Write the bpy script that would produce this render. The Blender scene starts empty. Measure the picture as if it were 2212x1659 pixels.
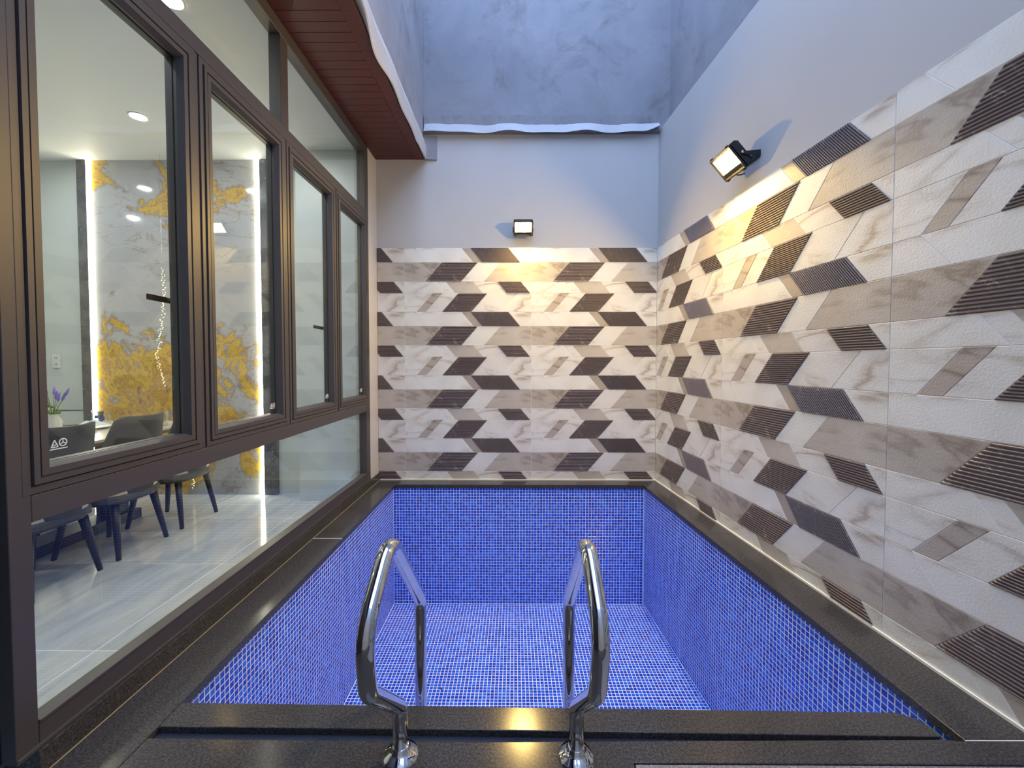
import bpy, bmesh, math, random
from mathutils import Vector, Matrix
random.seed(7)
S = bpy.context.scene
COL = S.collection
PI = math.pi

# ---------------------------------------------------------------- camera
W, H = 2212.0, 1659.0
F, YAW, PIT, ROL, ZC = 914.856, -.0053, -.0303, .0003, 1.1226
PPY = -18.38
D = 4.018                       # back wall
XL, XR, SP = -1.2974, 1.3427, .0774   # window plane, right wall at the back corner and its splay
cam_d = bpy.data.cameras.new('camera')
cam = bpy.data.objects.new('camera', cam_d)
COL.objects.link(cam)
S.camera = cam
cam_d.sensor_fit = 'HORIZONTAL'
cam_d.sensor_width = 36.0
cam_d.lens = 36.0 * F / W
cam_d.shift_y = PPY / W
cam_d.clip_start = .02
cy, sy, cp, sp_ = math.cos(YAW), math.sin(YAW), math.cos(PIT), math.sin(PIT)
FW = Vector((sy * cp, cy * cp, sp_))
RT = Vector((cy, -sy, 0))
UP = RT.cross(FW)
R2 = RT * math.cos(ROL) + UP * math.sin(ROL)
U2 = -RT * math.sin(ROL) + UP * math.cos(ROL)
cam.matrix_world = Matrix(((R2.x, U2.x, -FW.x, 0), (R2.y, U2.y, -FW.y, 0), (R2.z, U2.z, -FW.z, ZC), (0, 0, 0, 1)))

def project(p):
    v = Vector(p) - Vector((0, 0, ZC))
    d = v.dot(FW)
    if d < .05: return None
    return (W / 2 + F * v.dot(R2) / d, H / 2 + PPY - F * v.dot(U2) / d, d)

# ---------------------------------------------------------------- sky and exposure
world = bpy.data.worlds.new('sky')
S.world = world
world.use_nodes = True
bg = world.node_tree.nodes['Background']
bg.inputs['Color'].default_value = (.44, .61, 1.0, 1)
bg.inputs['Strength'].default_value = 4.3
S.view_settings.view_transform = 'Standard'
S.view_settings.look = 'None'
S.view_settings.gamma = 1.0
S.view_settings.use_curve_mapping = False
S.view_settings.exposure = 0.2
FLOOD = 620.0      # radiance of the floodlight lens
DOWN = 200.0        # ceiling downlights
STRIP = 26.0       # vertical light strips

# ---------------------------------------------------------------- materials
MAT = {}
def mat(name, col, rough=.5, metal=0.0, spec=.5, coat=0.0, emit=None, es=0.0):
    m = bpy.data.materials.new(name); m.use_nodes = True
    b = m.node_tree.nodes['Principled BSDF']
    b.inputs['Base Color'].default_value = (*col, 1)
    b.inputs['Roughness'].default_value = rough
    b.inputs['Metallic'].default_value = metal
    b.inputs['Specular IOR Level'].default_value = spec
    b.inputs['Coat Weight'].default_value = coat
    if emit:
        b.inputs['Emission Color'].default_value = (*emit, 1)
        b.inputs['Emission Strength'].default_value = es
    MAT[name] = m
    return m
def N(m, t, **kw):
    n = m.node_tree.nodes.new(t)
    for k, v in kw.items():
        if k in n.inputs and not hasattr(n, k): n.inputs[k].default_value = v
        else:
            try: setattr(n, k, v)
            except Exception: n.inputs[k].default_value = v
    return n
def L(m, a, b): m.node_tree.links.new(a, b)
def bsdf(m): return m.node_tree.nodes['Principled BSDF']
def ramp(m, stops, interp='LINEAR'):
    r = m.node_tree.nodes.new('ShaderNodeValToRGB'); cr = r.color_ramp; cr.interpolation = interp
    while len(cr.elements) < len(stops): cr.elements.new(.5)
    for e, (p, c) in zip(cr.elements, stops):
        e.position = p; e.color = (*c, 1) if len(c) == 3 else c
    return r
def noise(m, vec, scale, detail=4, rough=.55, dist=0.0):
    n = m.node_tree.nodes.new('ShaderNodeTexNoise')
    n.inputs['Scale'].default_value = scale; n.inputs['Detail'].default_value = detail
    n.inputs['Roughness'].default_value = rough; n.inputs['Distortion'].default_value = dist
    if vec is not None: L(m, vec, n.inputs['Vector'])
    return n
def mixc(m, fac, a, b, mode='MIX'):
    n = m.node_tree.nodes.new('ShaderNodeMix'); n.data_type = 'RGBA'; n.blend_type = mode
    for s, v in ((n.inputs[0], fac), (n.inputs[6], a), (n.inputs[7], b)):
        if hasattr(v, 'is_output'): L(m, v, s)
        elif isinstance(v, (int, float)): s.default_value = v
        else: s.default_value = (*v, 1)
    return n.outputs[2]
def math_(m, op, a, b=None):
    n = m.node_tree.nodes.new('ShaderNodeMath'); n.operation = op
    for s, v in ((n.inputs[0], a), (n.inputs[1], b)):
        if v is None: continue
        if hasattr(v, 'is_output'): L(m, v, s)
        else: s.default_value = v
    return n.outputs[0]
def coords(m, kind='Object', scale=(1, 1, 1), rot=(0, 0, 0), loc=(0, 0, 0)):
    tc = m.node_tree.nodes.new('ShaderNodeTexCoord')
    mp = m.node_tree.nodes.new('ShaderNodeMapping')
    mp.inputs['Scale'].default_value = scale; mp.inputs['Rotation'].default_value = rot; mp.inputs['Location'].default_value = loc
    L(m, tc.outputs[kind], mp.inputs['Vector'])
    return mp.outputs['Vector']
def wpos(m, scale=(1, 1, 1), rot=(0, 0, 0), loc=(0, 0, 0)):
    g = m.node_tree.nodes.new('ShaderNodeNewGeometry')
    mp = m.node_tree.nodes.new('ShaderNodeMapping')
    mp.inputs['Scale'].default_value = scale; mp.inputs['Rotation'].default_value = rot; mp.inputs['Location'].default_value = loc
    L(m, g.outputs['Position'], mp.inputs['Vector'])
    return mp.outputs['Vector']
def bump(m, h, strength, dist):
    b = m.node_tree.nodes.new('ShaderNodeBump'); b.inputs['Strength'].default_value = strength; b.inputs['Distance'].default_value = dist
    L(m, h, b.inputs['Height']); L(m, b.outputs['Normal'], bsdf(m).inputs['Normal'])

def marble(name, base, warm, vein, ang, seed, rough=.42, vs=1.0):
    m = mat(name, base, rough)
    v = coords(m, 'Object', (1, 1, 1), (0, 0, ang), (seed, seed * 1.7, 0))
    big = noise(m, v, 3.2, 3, .5, .3)
    c0 = mixc(m, ramp_out(m, big.outputs['Fac'], .42, .66), base, warm)
    v2 = coords(m, 'Object', (1.15, 4.6, 1), (0, 0, ang), (seed * 2, seed, 0))
    n1 = noise(m, v2, 1.0, 5, .52, .55)
    a = math_(m, 'ABSOLUTE', math_(m, 'SUBTRACT', n1.outputs['Fac'], .5))
    rv = ramp(m, [(0, (1, 1, 1)), (.010 * vs, (.72, .72, .72)), (.030 * vs, (.24, .24, .24)), (.085 * vs, (0, 0, 0))])
    L(m, a, rv.inputs['Fac'])
    n3 = noise(m, coords(m, 'Object', (1, 1, 1), (0, 0, 0), (seed * 3, 4, 1)), 3.2, 3)
    gate = ramp_out(m, n3.outputs['Fac'], .36, .58)
    f = math_(m, 'MULTIPLY', rv.outputs['Color'], gate)
    c1 = mixc(m, math_(m, 'MULTIPLY', f, .85), c0, vein)
    L(m, c1, bsdf(m).inputs['Base Color'])
    nb = noise(m, coords(m, 'Object', (1, 1, 1)), 110, 3, .6)
    bump(m, nb.outputs['Fac'], .35, .004)
    return m
def ramp_out(m, fac, lo, hi):
    n = m.node_tree.nodes.new('ShaderNodeMapRange')
    n.inputs['From Min'].default_value = lo; n.inputs['From Max'].default_value = hi
    n.clamp = True
    L(m, fac, n.inputs['Value'])
    return n.outputs['Result']

marble('marble_white', (.85, .845, .775), (.77, .745, .66), (.40, .31, .21), .62, 1.3)
marble('marble_pale', (.86, .86, .795), (.80, .785, .70), (.42, .335, .24), .95, 5.1)
marble('marble_beige', (.60, .555, .475), (.54, .49, .41), (.27, .215, .16), .55, 9.4)
marble('marble_strip', (.56, .50, .42), (.44, .38, .30), (.24, .19, .145), -.8, 3.7)
m = mat('ribbed_brown', (.06, .045, .042), .42)
nz = noise(m, coords(m, 'Object', (1, 1, 1)), 16, 7, .62, 1.0)
a = math_(m, 'ABSOLUTE', math_(m, 'SUBTRACT', nz.outputs['Fac'], .5))
rv = ramp(m, [(0, (1, 1, 1)), (.012, (.35, .35, .35)), (.022, (0, 0, 0))]); L(m, a, rv.inputs['Fac'])
n2 = noise(m, coords(m, 'Object', (1, 1, 1), (0, 0, 0), (3, 2, 1)), 9, 2)
f = math_(m, 'MULTIPLY', rv.outputs['Color'], ramp_out(m, n2.outputs['Fac'], .54, .64))
L(m, mixc(m, f, (.165, .130, .126), (.62, .55, .48)), bsdf(m).inputs['Base Color'])

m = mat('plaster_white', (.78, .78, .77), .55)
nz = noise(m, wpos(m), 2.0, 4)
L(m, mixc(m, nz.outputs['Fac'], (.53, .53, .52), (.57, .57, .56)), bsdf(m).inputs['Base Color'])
bump(m, noise(m, wpos(m), 60, 3).outputs['Fac'], .08, .003)
m = mat('cement', (.33, .34, .36), .8)
n1 = noise(m, wpos(m), 1.7, 8, .62, .6)
n2 = noise(m, wpos(m, (1, 1, 1), (0, 0, 0), (4, 4, 2)), 2.4, 9, .66, .7)
n3 = noise(m, wpos(m), 45, 4)
c = mixc(m, ramp_out(m, n1.outputs['Fac'], .3, .7), (.235, .24, .265), (.345, .345, .372))
c = mixc(m, math_(m, 'MULTIPLY', ramp_out(m, n2.outputs['Fac'], .53, .68), .75), c, (.165, .15, .145))
L(m, mixc(m, math_(m, 'MULTIPLY', n3.outputs['Fac'], .25), c, (.22, .23, .25)), bsdf(m).inputs['Base Color'])
bump(m, n1.outputs['Fac'], .25, .03)
m = mat('flashing', (.50, .51, .54), .55)
m = mat('grout_white', (.92, .90, .86), .7)
m = mat('caulk', (.93, .90, .80), .5)

def granite(name, base, rough, speck):
    m = mat(name, base, rough, 0, .25)
    n1 = noise(m, wpos(m), 330, 2, .6)
    n2 = noise(m, wpos(m, (1, 1, 1), (0, 0, 0), (7, 3, 1)), 140, 3, .7)
    n3 = noise(m, wpos(m), 2.3, 4, .6, .4)
    c = mixc(m, ramp_out(m, n2.outputs['Fac'], .40, .72), base, tuple(x * 2.8 for x in base))
    c = mixc(m, ramp_out(m, n1.outputs['Fac'], .68, .76), c, speck)
    c = mixc(m, math_(m, 'MULTIPLY', ramp_out(m, n3.outputs['Fac'], .35, .75), .4), c, tuple(x * .6 for x in base))
    L(m, c, bsdf(m).inputs['Base Color'])
    L(m, math_(m, 'ADD', math_(m, 'MULTIPLY', n2.outputs['Fac'], .10), rough - .04), bsdf(m).inputs['Roughness'])
    return m
granite('granite_black', (.040, .038, .038), .15, (.42, .40, .37))
granite('granite_flamed', (.14, .14, .155), .45, (.5, .5, .5))

m = mat('mosaic_blue', (.012, .04, .42), .18, 0, .5)
at = N(m, 'ShaderNodeAttribute'); at.attribute_name = 'tint'
rr = ramp(m, [(0, (.010, .056, .56)), (.5, (.013, .095, .76)), (1, (.03, .17, .88))]); L(m, at.outputs['Fac'], rr.inputs['Fac'])
L(m, rr.outputs['Color'], bsdf(m).inputs['Base Color'])
mat('mosaic_grout', (.78, .87, .92), .8)
m = mat('chrome', (.72, .73, .75), .035, 1.0)
m = mat('aluminium_dark', (.085, .076, .074), .42, .25, .5)
nb = noise(m, wpos(m), 900, 2); bump(m, nb.outputs['Fac'], .12, .0006)
mat('channel_gloss', (.05, .055, .075), .07)
mat('caulk_ochre', (.40, .31, .16), .6)
mat('gasket', (.012, .012, .013), .6)
mat('black_metal', (.018, .017, .017), .4, .2)
mat('white_plastic', (.80, .80, .80), .35)
m = mat('etched', (.85, .88, .88), .6)
# thin clear glass: straight-through transmission plus a Fresnel reflection
def glass(name, tint, k=1.0, boost=0.0):
    m = bpy.data.materials.new(name); m.use_nodes = True; nt = m.node_tree
    for n in list(nt.nodes):
        if n.type != 'OUTPUT_MATERIAL': nt.nodes.remove(n)
    out = nt.nodes['Material Output']
    tr = nt.nodes.new('ShaderNodeBsdfTransparent'); tr.inputs['Color'].default_value = (*tint, 1)
    gl = nt.nodes.new('ShaderNodeBsdfGlossy'); gl.inputs['Roughness'].default_value = 0.0
    lw = nt.nodes.new('ShaderNodeLayerWeight'); lw.inputs['Blend'].default_value = .5
    p = math_(m, 'POWER', lw.outputs['Facing'], 5.0)
    f = math_(m, 'ADD', math_(m, 'MULTIPLY', p, .96 * k), .04 * k)
    mx = nt.nodes.new('ShaderNodeMixShader')
    L(m, f, mx.inputs[0]); L(m, tr.outputs[0], mx.inputs[1]); L(m, gl.outputs[0], mx.inputs[2]); L(m, mx.outputs[0], out.inputs['Surface'])
    MAT[name] = m
glass('window_glass', (.955, .975, .965))
glass('tumbler_glass', (.97, .98, .98))

m = mat('soffit_wood', (.10, .035, .028), .45)
v = wpos(m, (1.6, 30, 1))
nz = noise(m, v, 2.2, 6, .62, .5)
L(m, mixc(m, nz.outputs['Fac'], (.060, .013, .012), (.140, .032, .029)), bsdf(m).inputs['Base Color'])
mat('soffit_gap', (.02, .008, .007), .7)
mat('room_wall', (.66, .70, .67), .45)
mat('room_ceiling', (.78, .79, .77), .6)
m = mat('room_floor', (.36, .39, .42), .09, 0, .5)
oi = N(m, 'ShaderNodeObjectInfo')
tcn = N(m, 'ShaderNodeTexCoord'); cmb = N(m, 'ShaderNodeCombineXYZ')
L(m, math_(m, 'MULTIPLY', oi.outputs['Random'], 20.0), cmb.inputs[0])
va = N(m, 'ShaderNodeVectorMath'); va.operation = 'ADD'; L(m, tcn.outputs['Object'], va.inputs[0]); L(m, cmb.outputs[0], va.inputs[1])
mp = N(m, 'ShaderNodeMapping'); mp.inputs['Scale'].default_value = (8, 1.6, 1); mp.inputs['Rotation'].default_value = (0, 0, .25); L(m, va.outputs[0], mp.inputs['Vector'])
nz = noise(m, mp.outputs['Vector'], 1.4, 7, .6, .35)
L(m, mixc(m, ramp_out(m, nz.outputs['Fac'], .3, .72), (.40, .44, .47), (.64, .67, .68)), bsdf(m).inputs['Base Color'])
mat('floor_grout', (.85, .87, .86), .6)

# gilded marble print of the feature panel
m = mat('gilded_panel', (.45, .45, .47), .08, 0, .5, .3)
P = wpos(m)
sx = N(m, 'ShaderNodeSeparateXYZ'); L(m, P, sx.inputs[0])
zc_ = N(m, 'ShaderNodeFloatCurve')
cv = zc_.mapping.curves[0]
pts = [(0, .58), (.25, .64), (.40, .58), (.50, .36), (.62, .16), (.78, .18), (.90, .50), (.96, .46), (1, .40)]
cv.points[0].location = pts[0]; cv.points[1].location = pts[-1]
for p_ in pts[1:-1]: cv.points.new(*p_)
zc_.mapping.update()
zz = N(m, 'ShaderNodeMapRange'); zz.inputs['From Min'].default_value = -.15; zz.inputs['From Max'].default_value = 3.03; L(m, sx.outputs['Z'], zz.inputs['Value'])
L(m, zz.outputs['Result'], zc_.inputs['Value'])
n1 = noise(m, P, 1.9, 9, .62, .9)
n2 = noise(m, wpos(m, (1, 1, 1), (0, 0, 0), (5, 0, 9)), 9, 6, .65, 1.2)
n5 = noise(m, wpos(m, (1, 1, 1), (0, 0, 0), (2, 0, 3)), .9, 2)
f = math_(m, 'ADD', math_(m, 'MULTIPLY', math_(m, 'SUBTRACT', n1.outputs['Fac'], .5), 1.25), math_(m, 'MULTIPLY', zc_.outputs['Value'], .50))
f = math_(m, 'ADD', math_(m, 'ADD', f, .25), math_(m, 'MULTIPLY', math_(m, 'SUBTRACT', n2.outputs['Fac'], .5), .42))
xg = N(m, 'ShaderNodeMapRange'); xg.inputs['From Min'].default_value = -4.0; xg.inputs['From Max'].default_value = -2.4; xg.inputs['To Min'].default_value = .03; xg.inputs['To Max'].default_value = -.06
L(m, sx.outputs['X'], xg.inputs['Value'])
f = math_(m, 'ADD', f, xg.outputs['Result'])
r1 = ramp(m, [(0, (.46, .46, .49)), (.46, (.53, .525, .53)), (.525, (.46, .43, .43)), (.55, (.33, .25, .23)), (.565, (.66, .41, .08)), (.63, (.80, .52, .07)), (.68, (.48, .27, .11)), (.71, (.70, .43, .08)), (.82, (.28, .14, .11))])
L(m, f, r1.inputs['Fac'])
n4 = noise(m, wpos(m, (1.4, 1, 3.4), (0, .8, 0), (1, 1, 1)), 1.5, 8, .62, .8)
a = math_(m, 'ABSOLUTE', math_(m, 'SUBTRACT', n4.outputs['Fac'], .5))
rv = ramp(m, [(0, (1, 1, 1)), (.006, (.6, .6, .6)), (.016, (0, 0, 0))]); L(m, a, rv.inputs['Fac'])
c = mixc(m, math_(m, 'MULTIPLY', math_(m, 'MULTIPLY', rv.outputs['Color'], ramp_out(m, n5.outputs['Fac'], .42, .58)), .7), r1.outputs['Color'], (.36, .27, .14))
L(m, c, bsdf(m).inputs['Base Color'])
m = mat('dark_stone', (.10, .10, .105), .22)
nz = noise(m, wpos(m), 5, 7, .65, .8); n2 = noise(m, wpos(m), 70, 2)
c = mixc(m, ramp_out(m, nz.outputs['Fac'], .35, .7), (.075, .075, .08), (.19, .185, .18))
L(m, mixc(m, ramp_out(m, n2.outputs['Fac'], .68, .72), c, (.6, .5, .25)), bsdf(m).inputs['Base Color'])

mat('chair_shell', (.07, .07, .066), .75)
nz = noise(MAT['chair_shell'], coords(MAT['chair_shell'], 'Object'), 250, 2); bump(MAT['chair_shell'], nz.outputs['Fac'], .3, .002)
mat('chair_pad', (.55, .50, .38), .8)
mat('chair_leg', (.012, .012, .013), .4)
m = mat('table_marble', (.66, .64, .56), .2)
nz = noise(m, wpos(m), 4, 6, .6, .8); L(m, mixc(m, ramp_out(m, nz.outputs['Fac'], .45, .7), (.70, .68, .60), (.52, .48, .40)), bsdf(m).inputs['Base Color'])
mat('table_edge', (.13, .09, .05), .4)
mat('ceramic', (.80, .80, .78), .15)
mat('linen', (.66, .72, .76), .9)
mat('wood_stick', (.22, .13, .06), .5)
mat('sticker_blue', (.06, .10, .55), .4)
mat('steel', (.62, .62, .62), .2, 1)
mat('leaf_green', (.14, .26, .06), .6)
mat('lavender', (.22, .17, .62), .7)
mat('vase', (.55, .58, .60), .2)
mat('wall_shade_and_base', (.02, .02, .022), .5)  # holds the shadow on the near wall end; deck base uses it too
mat('lens_warm', (1, .8, .4), .4, emit=(1.0, .66, .20), es=FLOOD)
mat('lens_white', (1, 1, 1), .4, emit=(.92, .97, 1.0), es=DOWN)
mat('strip_white', (1, 1, 1), .4, emit=(1.0, .93, .72), es=STRIP)
mat('sparkle_glow', (1, .9, .6), .3, emit=(1.0, .82, .35), es=5.0)  # glow stands in for sparkles reflected in the panel, no lamp

# ---------------------------------------------------------------- builders
def link(o, parent=None):
    COL.objects.link(o)
    if parent is not None: o.parent = parent
    return o
def meshobj(name, verts, faces, m, parent=None, smooth=False, recalc=True):
    me = bpy.data.meshes.new(name)
    me.from_pydata([tuple(v) for v in verts], [], faces)
    if recalc:
        bm = bmesh.new(); bm.from_mesh(me); bmesh.ops.recalc_face_normals(bm, faces=bm.faces[:]); bm.to_mesh(me); bm.free()
    if m: me.materials.append(MAT[m])
    if smooth:
        for p in me.polygons: p.use_smooth = True
    return link(bpy.data.objects.new(name, me), parent)
def bmobj(name, bm, m, parent=None, smooth=False):
    bmesh.ops.recalc_face_normals(bm, faces=bm.faces[:])
    me = bpy.data.meshes.new(name); bm.to_mesh(me); bm.free()
    me.materials.append(MAT[m])
    if smooth:
        for p in me.polygons: p.use_smooth = True
    return link(bpy.data.objects.new(name, me), parent)
def bbox(bm, x0, x1, y0, y1, z0, z1):
    vs = [bm.verts.new((x, y, z)) for x in (x0, x1) for y in (y0, y1) for z in (z0, z1)]
    for f in ((0, 1, 3, 2), (4, 6, 7, 5), (0, 4, 5, 1), (2, 3, 7, 6), (0, 2, 6, 4), (1, 5, 7, 3)):
        bm.faces.new([vs[i] for i in f])
def box(name, x0, x1, y0, y1, z0, z1, m, parent=None, bev=0.0):
    bm = bmesh.new(); bbox(bm, min(x0, x1), max(x0, x1), min(y0, y1), max(y0, y1), min(z0, z1), max(z0, z1))
    if bev: bmesh.ops.bevel(bm, geom=bm.edges[:], offset=bev, segments=2, affect='EDGES', profile=.5)
    return bmobj(name, bm, m, parent)
def prism(name, poly, z0, z1, m, parent=None, bev=0.0):
    bm = bmesh.new()
    lo = [bm.verts.new((x, y, z0)) for x, y in poly]; hi = [bm.verts.new((x, y, z1)) for x, y in poly]
    n = len(poly)
    bm.faces.new(lo); bm.faces.new(hi)
    for i in range(n): bm.faces.new((lo[i], lo[(i + 1) % n], hi[(i + 1) % n], hi[i]))
    bmesh.ops.recalc_face_normals(bm, faces=bm.faces[:])
    if bev:
        te = [e for e in bm.edges if all(abs(v.co.z - z1) < 1e-6 for v in e.verts)]
        bmesh.ops.bevel(bm, geom=te, offset=bev, segments=2, affect='EDGES', profile=.5)
    return bmobj(name, bm, m, parent)
def empty(name, loc=(0, 0, 0), rz=0.0):
    o = bpy.data.objects.new(name, None); COL.objects.link(o); o.location = loc; o.rotation_euler = (0, 0, rz); o.empty_display_size = .05
    return o
def tag(o, label, cat, group=None):
    o['label'] = label; o['category'] = cat
    if group: o['group'] = group
    return o
def struct(o, label=None, cat=None):
    o['kind'] = 'structure'
    if label: o['label'] = label
    if cat: o['category'] = cat
    return o
def tube(name, pts, rad, m, parent=None, seg=16, caps=True):
    """swept round tube through the points (list of Vector)"""
    pts = [Vector(p) for p in pts]; n = len(pts)
    rads = rad if isinstance(rad, (list, tuple)) else [rad] * n
    bm = bmesh.new(); rings = []
    t0 = (pts[1] - pts[0]).normalized()
    ref = Vector((1, 0, 0)) if abs(t0.x) < .9 else Vector((0, 1, 0))
    nrm = (ref - t0 * ref.dot(t0)).normalized()
    for i, p in enumerate(pts):
        if i == 0: t = t0
        elif i == n - 1: t = (pts[-1] - pts[-2]).normalized()
        else: t = ((pts[i + 1] - p).normalized() + (p - pts[i - 1]).normalized()).normalized()
        nrm = (nrm - t * nrm.dot(t)).normalized(); b = t.cross(nrm)
        rings.append([bm.verts.new(p + (nrm * math.cos(a) + b * math.sin(a)) * rads[i]) for a in [2 * PI * k / seg for k in range(seg)]])
    for a, b in zip(rings, rings[1:]):
        for k in range(seg): bm.faces.new((a[k], a[(k + 1) % seg], b[(k + 1) % seg], b[k]))
    if caps: bm.faces.new(rings[0]); bm.faces.new(rings[-1])
    return bmobj(name, bm, m, parent, True)
def lathe(name, prof, m, parent=None, seg=28, loc=(0, 0, 0), smooth=True, caps=True):
    bm = bmesh.new(); rings = []
    for r, z in prof:
        rings.append([bm.verts.new((loc[0] + max(r, 1e-4) * math.cos(2 * PI * k / seg), loc[1] + max(r, 1e-4) * math.sin(2 * PI * k / seg), loc[2] + z)) for k in range(seg)])
    for a, b in zip(rings, rings[1:]):
        for k in range(seg): bm.faces.new((a[k], a[(k + 1) % seg], b[(k + 1) % seg], b[k]))
    if caps: bm.faces.new(rings[0]); bm.faces.new(rings[-1])
    return bmobj(name, bm, m, parent, smooth)
def smooth_path(ctrl, rad=.06, seg=6):
    """polyline with rounded corners; ctrl = [(point, corner radius)]"""
    out = [Vector(ctrl[0][0])]
    for i in range(1, len(ctrl) - 1):
        p0, p, p1 = Vector(ctrl[i - 1][0]), Vector(ctrl[i][0]), Vector(ctrl[i + 1][0]); r = ctrl[i][1]
        a, b = (p0 - p).normalized(), (p1 - p).normalized()
        ang = a.angle(b); d = r / math.tan(ang / 2)
        d = min(d, .48 * (p0 - p).length, .48 * (p1 - p).length); r = d * math.tan(ang / 2)
        c = p + (a + b).normalized() * (r / math.sin(ang / 2))
        s, e = p + a * d - c, p + b * d - c
        tot = s.angle(e); ax = s.cross(e).normalized()
        for k in range(seg + 1): out.append(c + Matrix.Rotation(tot * k / seg, 3, ax) @ s)
    out.append(Vector(ctrl[-1][0]))
    return out
def copytree(o, parent=None):
    c = o.copy(); COL.objects.link(c); c.parent = parent
    for ch in list(o.children): copytree(ch, c)
    return c
def xr(y): return XR + SP * (D - y)          # right wall surface
ZT = 2.2015                                  # top of the wall tiling

# ---------------------------------------------------------------- masonry shell
TS = .008
ZW, ZTOP = 3.255, 5.2
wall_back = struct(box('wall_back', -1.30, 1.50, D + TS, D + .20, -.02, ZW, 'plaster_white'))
meshobj_cnt = 0
def right_slab(name, y0, y1, z0, z1, off, thick, m, parent=None):
    a, b = xr(y0) + off, xr(y1) + off
    return prism(name, [(a, y0), (a + thick, y0), (b + thick, y1), (b, y1)], z0, z1, m, parent)
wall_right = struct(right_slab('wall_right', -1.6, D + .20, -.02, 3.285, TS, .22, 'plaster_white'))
# cement light shaft above
struct(box('wall_shaft_back', -.95, 1.62, D + .004, D + .25, ZW + .001, ZTOP, 'cement'), 'grey cement back face of the light shaft above the white wall', 'wall')
struct(right_slab('wall_shaft_right', -1.6, D + .25, 3.286, ZTOP, .105, .2, 'cement'), 'shaded cement side face of the light shaft above the white tiled wall', 'wall')
shaft_l = struct(box('wall_shaft_left', -1.05, -.845, -1.6, D + .002, 3.045, ZTOP, 'cement'), 'cement face of the light shaft above the red wooden soffit', 'wall')
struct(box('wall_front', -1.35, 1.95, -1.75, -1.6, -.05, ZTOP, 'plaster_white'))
# short white return beside the window and pier at its near end, shadow put into its colour
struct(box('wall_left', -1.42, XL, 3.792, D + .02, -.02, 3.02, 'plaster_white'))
struct(box('wall_left_near', -1.45, -1.335, -1.6, 1.062, -.15, 3.02, 'wall_shade_and_base'), 'wall end beside the near window jamb, shadow painted into its dark colour', 'wall')
# band of render at the foot of the cement face
bm = bmesh.new()
n = 60
ring = []
for i in range(n + 1):
    x = -.84 + (1.447 + .84) * i / n
    zt = 3.418 + .006 * math.sin(i * .9) * random.random() + .004 * random.random()
    ring.append([bm.verts.new((x, D + .004, zt)), bm.verts.new((x, D - .026 - .006 * random.random(), zt - .010)), bm.verts.new((x, D - .022, 3.27)), bm.verts.new((x, D + .004, 3.27))])
for a, b in zip(ring, ring[1:]):
    for k in range(4): bm.faces.new((a[k], a[(k + 1) % 4], b[(k + 1) % 4], b[k]))
bm.faces.new(ring[0]); bm.faces.new(ring[-1])
struct(bmobj('trim_1', bm, 'cement'), 'rough cement band running above the pale flashing strip', 'band')
# wavy metal flashing strips
def flashing(name, pts_fn, n, m, label):
    bm = bmesh.new(); rows = []
    for i in range(n + 1):
        rows.append([bm.verts.new(p) for p in pts_fn(i / n)])
    k = len(rows[0])
    for a, b in zip(rows, rows[1:]):
        for j in range(k): bm.faces.new((a[j], a[(j + 1) % k], b[(j + 1) % k], b[j]))
    bm.faces.new(rows[0]); bm.faces.new(rows[-1])
    o = bmobj(name, bm, m, None, False)
    return struct(o, label, 'flashing')
def fl_back(t):
    x = -.835 + (1.335 + .835) * t
    wv = .010 * math.sin(t * 21) + .006 * math.sin(t * 37 + 1)
    lift = .045 * max(0, (t - .93) / .07) ** 1.5
    top, bot = 3.338 + .6 * wv, 3.244 + .5 * wv + lift
    yo = D - .060 - wv
    return [(x, D - .022, top), (x, yo, bot + .005), (x, yo - .002, bot), (x, D - .018, top - .012)]
flashing('trim_2', fl_back, 90, 'flashing', 'wavy pale flashing strip along the top of the white back wall')
def fl_left(t):
    y = -1.5 + (D + 1.49) * t
    wv = (.75 * math.sin(y * 5.1) * math.sin(y * 1.7 + .8) + .3 * math.sin(y * 11 + 1)) * (1 if y < 3.7 else .2)
    x0 = -.842
    bot = 3.012 + .018 * wv
    return [(x0, y, 3.20 + .02 * wv), (x0 + .022 + .012 * wv, y, 3.13), (x0 + .018 + .028 * wv, y, bot + .01), (x0 + .012 + .028 * wv, y, bot), (x0 - .004, y, bot + .02)]
flashing('trim_3', fl_left, 150, 'flashing', 'wavy pale flashing strip hanging beside the red wooden soffit')
prism('cement_patch', [(-.842, D + .009), (-.842, D - .03), (-.80, D - .012), (-.735, D - .006), (-.722, D + .009)], 3.018, 3.235, 'cement')
tag(bpy.data.objects['cement_patch'], 'small unpainted cement patch under the corner of the flashing strips', 'cement patch')

# ---------------------------------------------------------------- wooden soffit
sof = struct(box('ceiling', -1.33, -.846, -1.6, D + .002, 3.032, 3.044, 'soffit_gap'), 'dark red wooden plank soffit above the window', 'soffit')
y = D - .002
pb = None
while y > -.3:
    if pb is None:
        pb = box('plank', -1.325, -.935, -.0745, 0, 3.020, 3.031, 'soffit_wood', sof, .0022); pb.location.y = y
    else:
        o = pb.copy(); COL.objects.link(o); o.parent = sof; o.location = (0, y, 0)
    y -= .0765
box('edge_board', -.9335, -.848, -1.6, D - .001, 3.0195, 3.031, 'soffit_wood', sof, .002)

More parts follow.
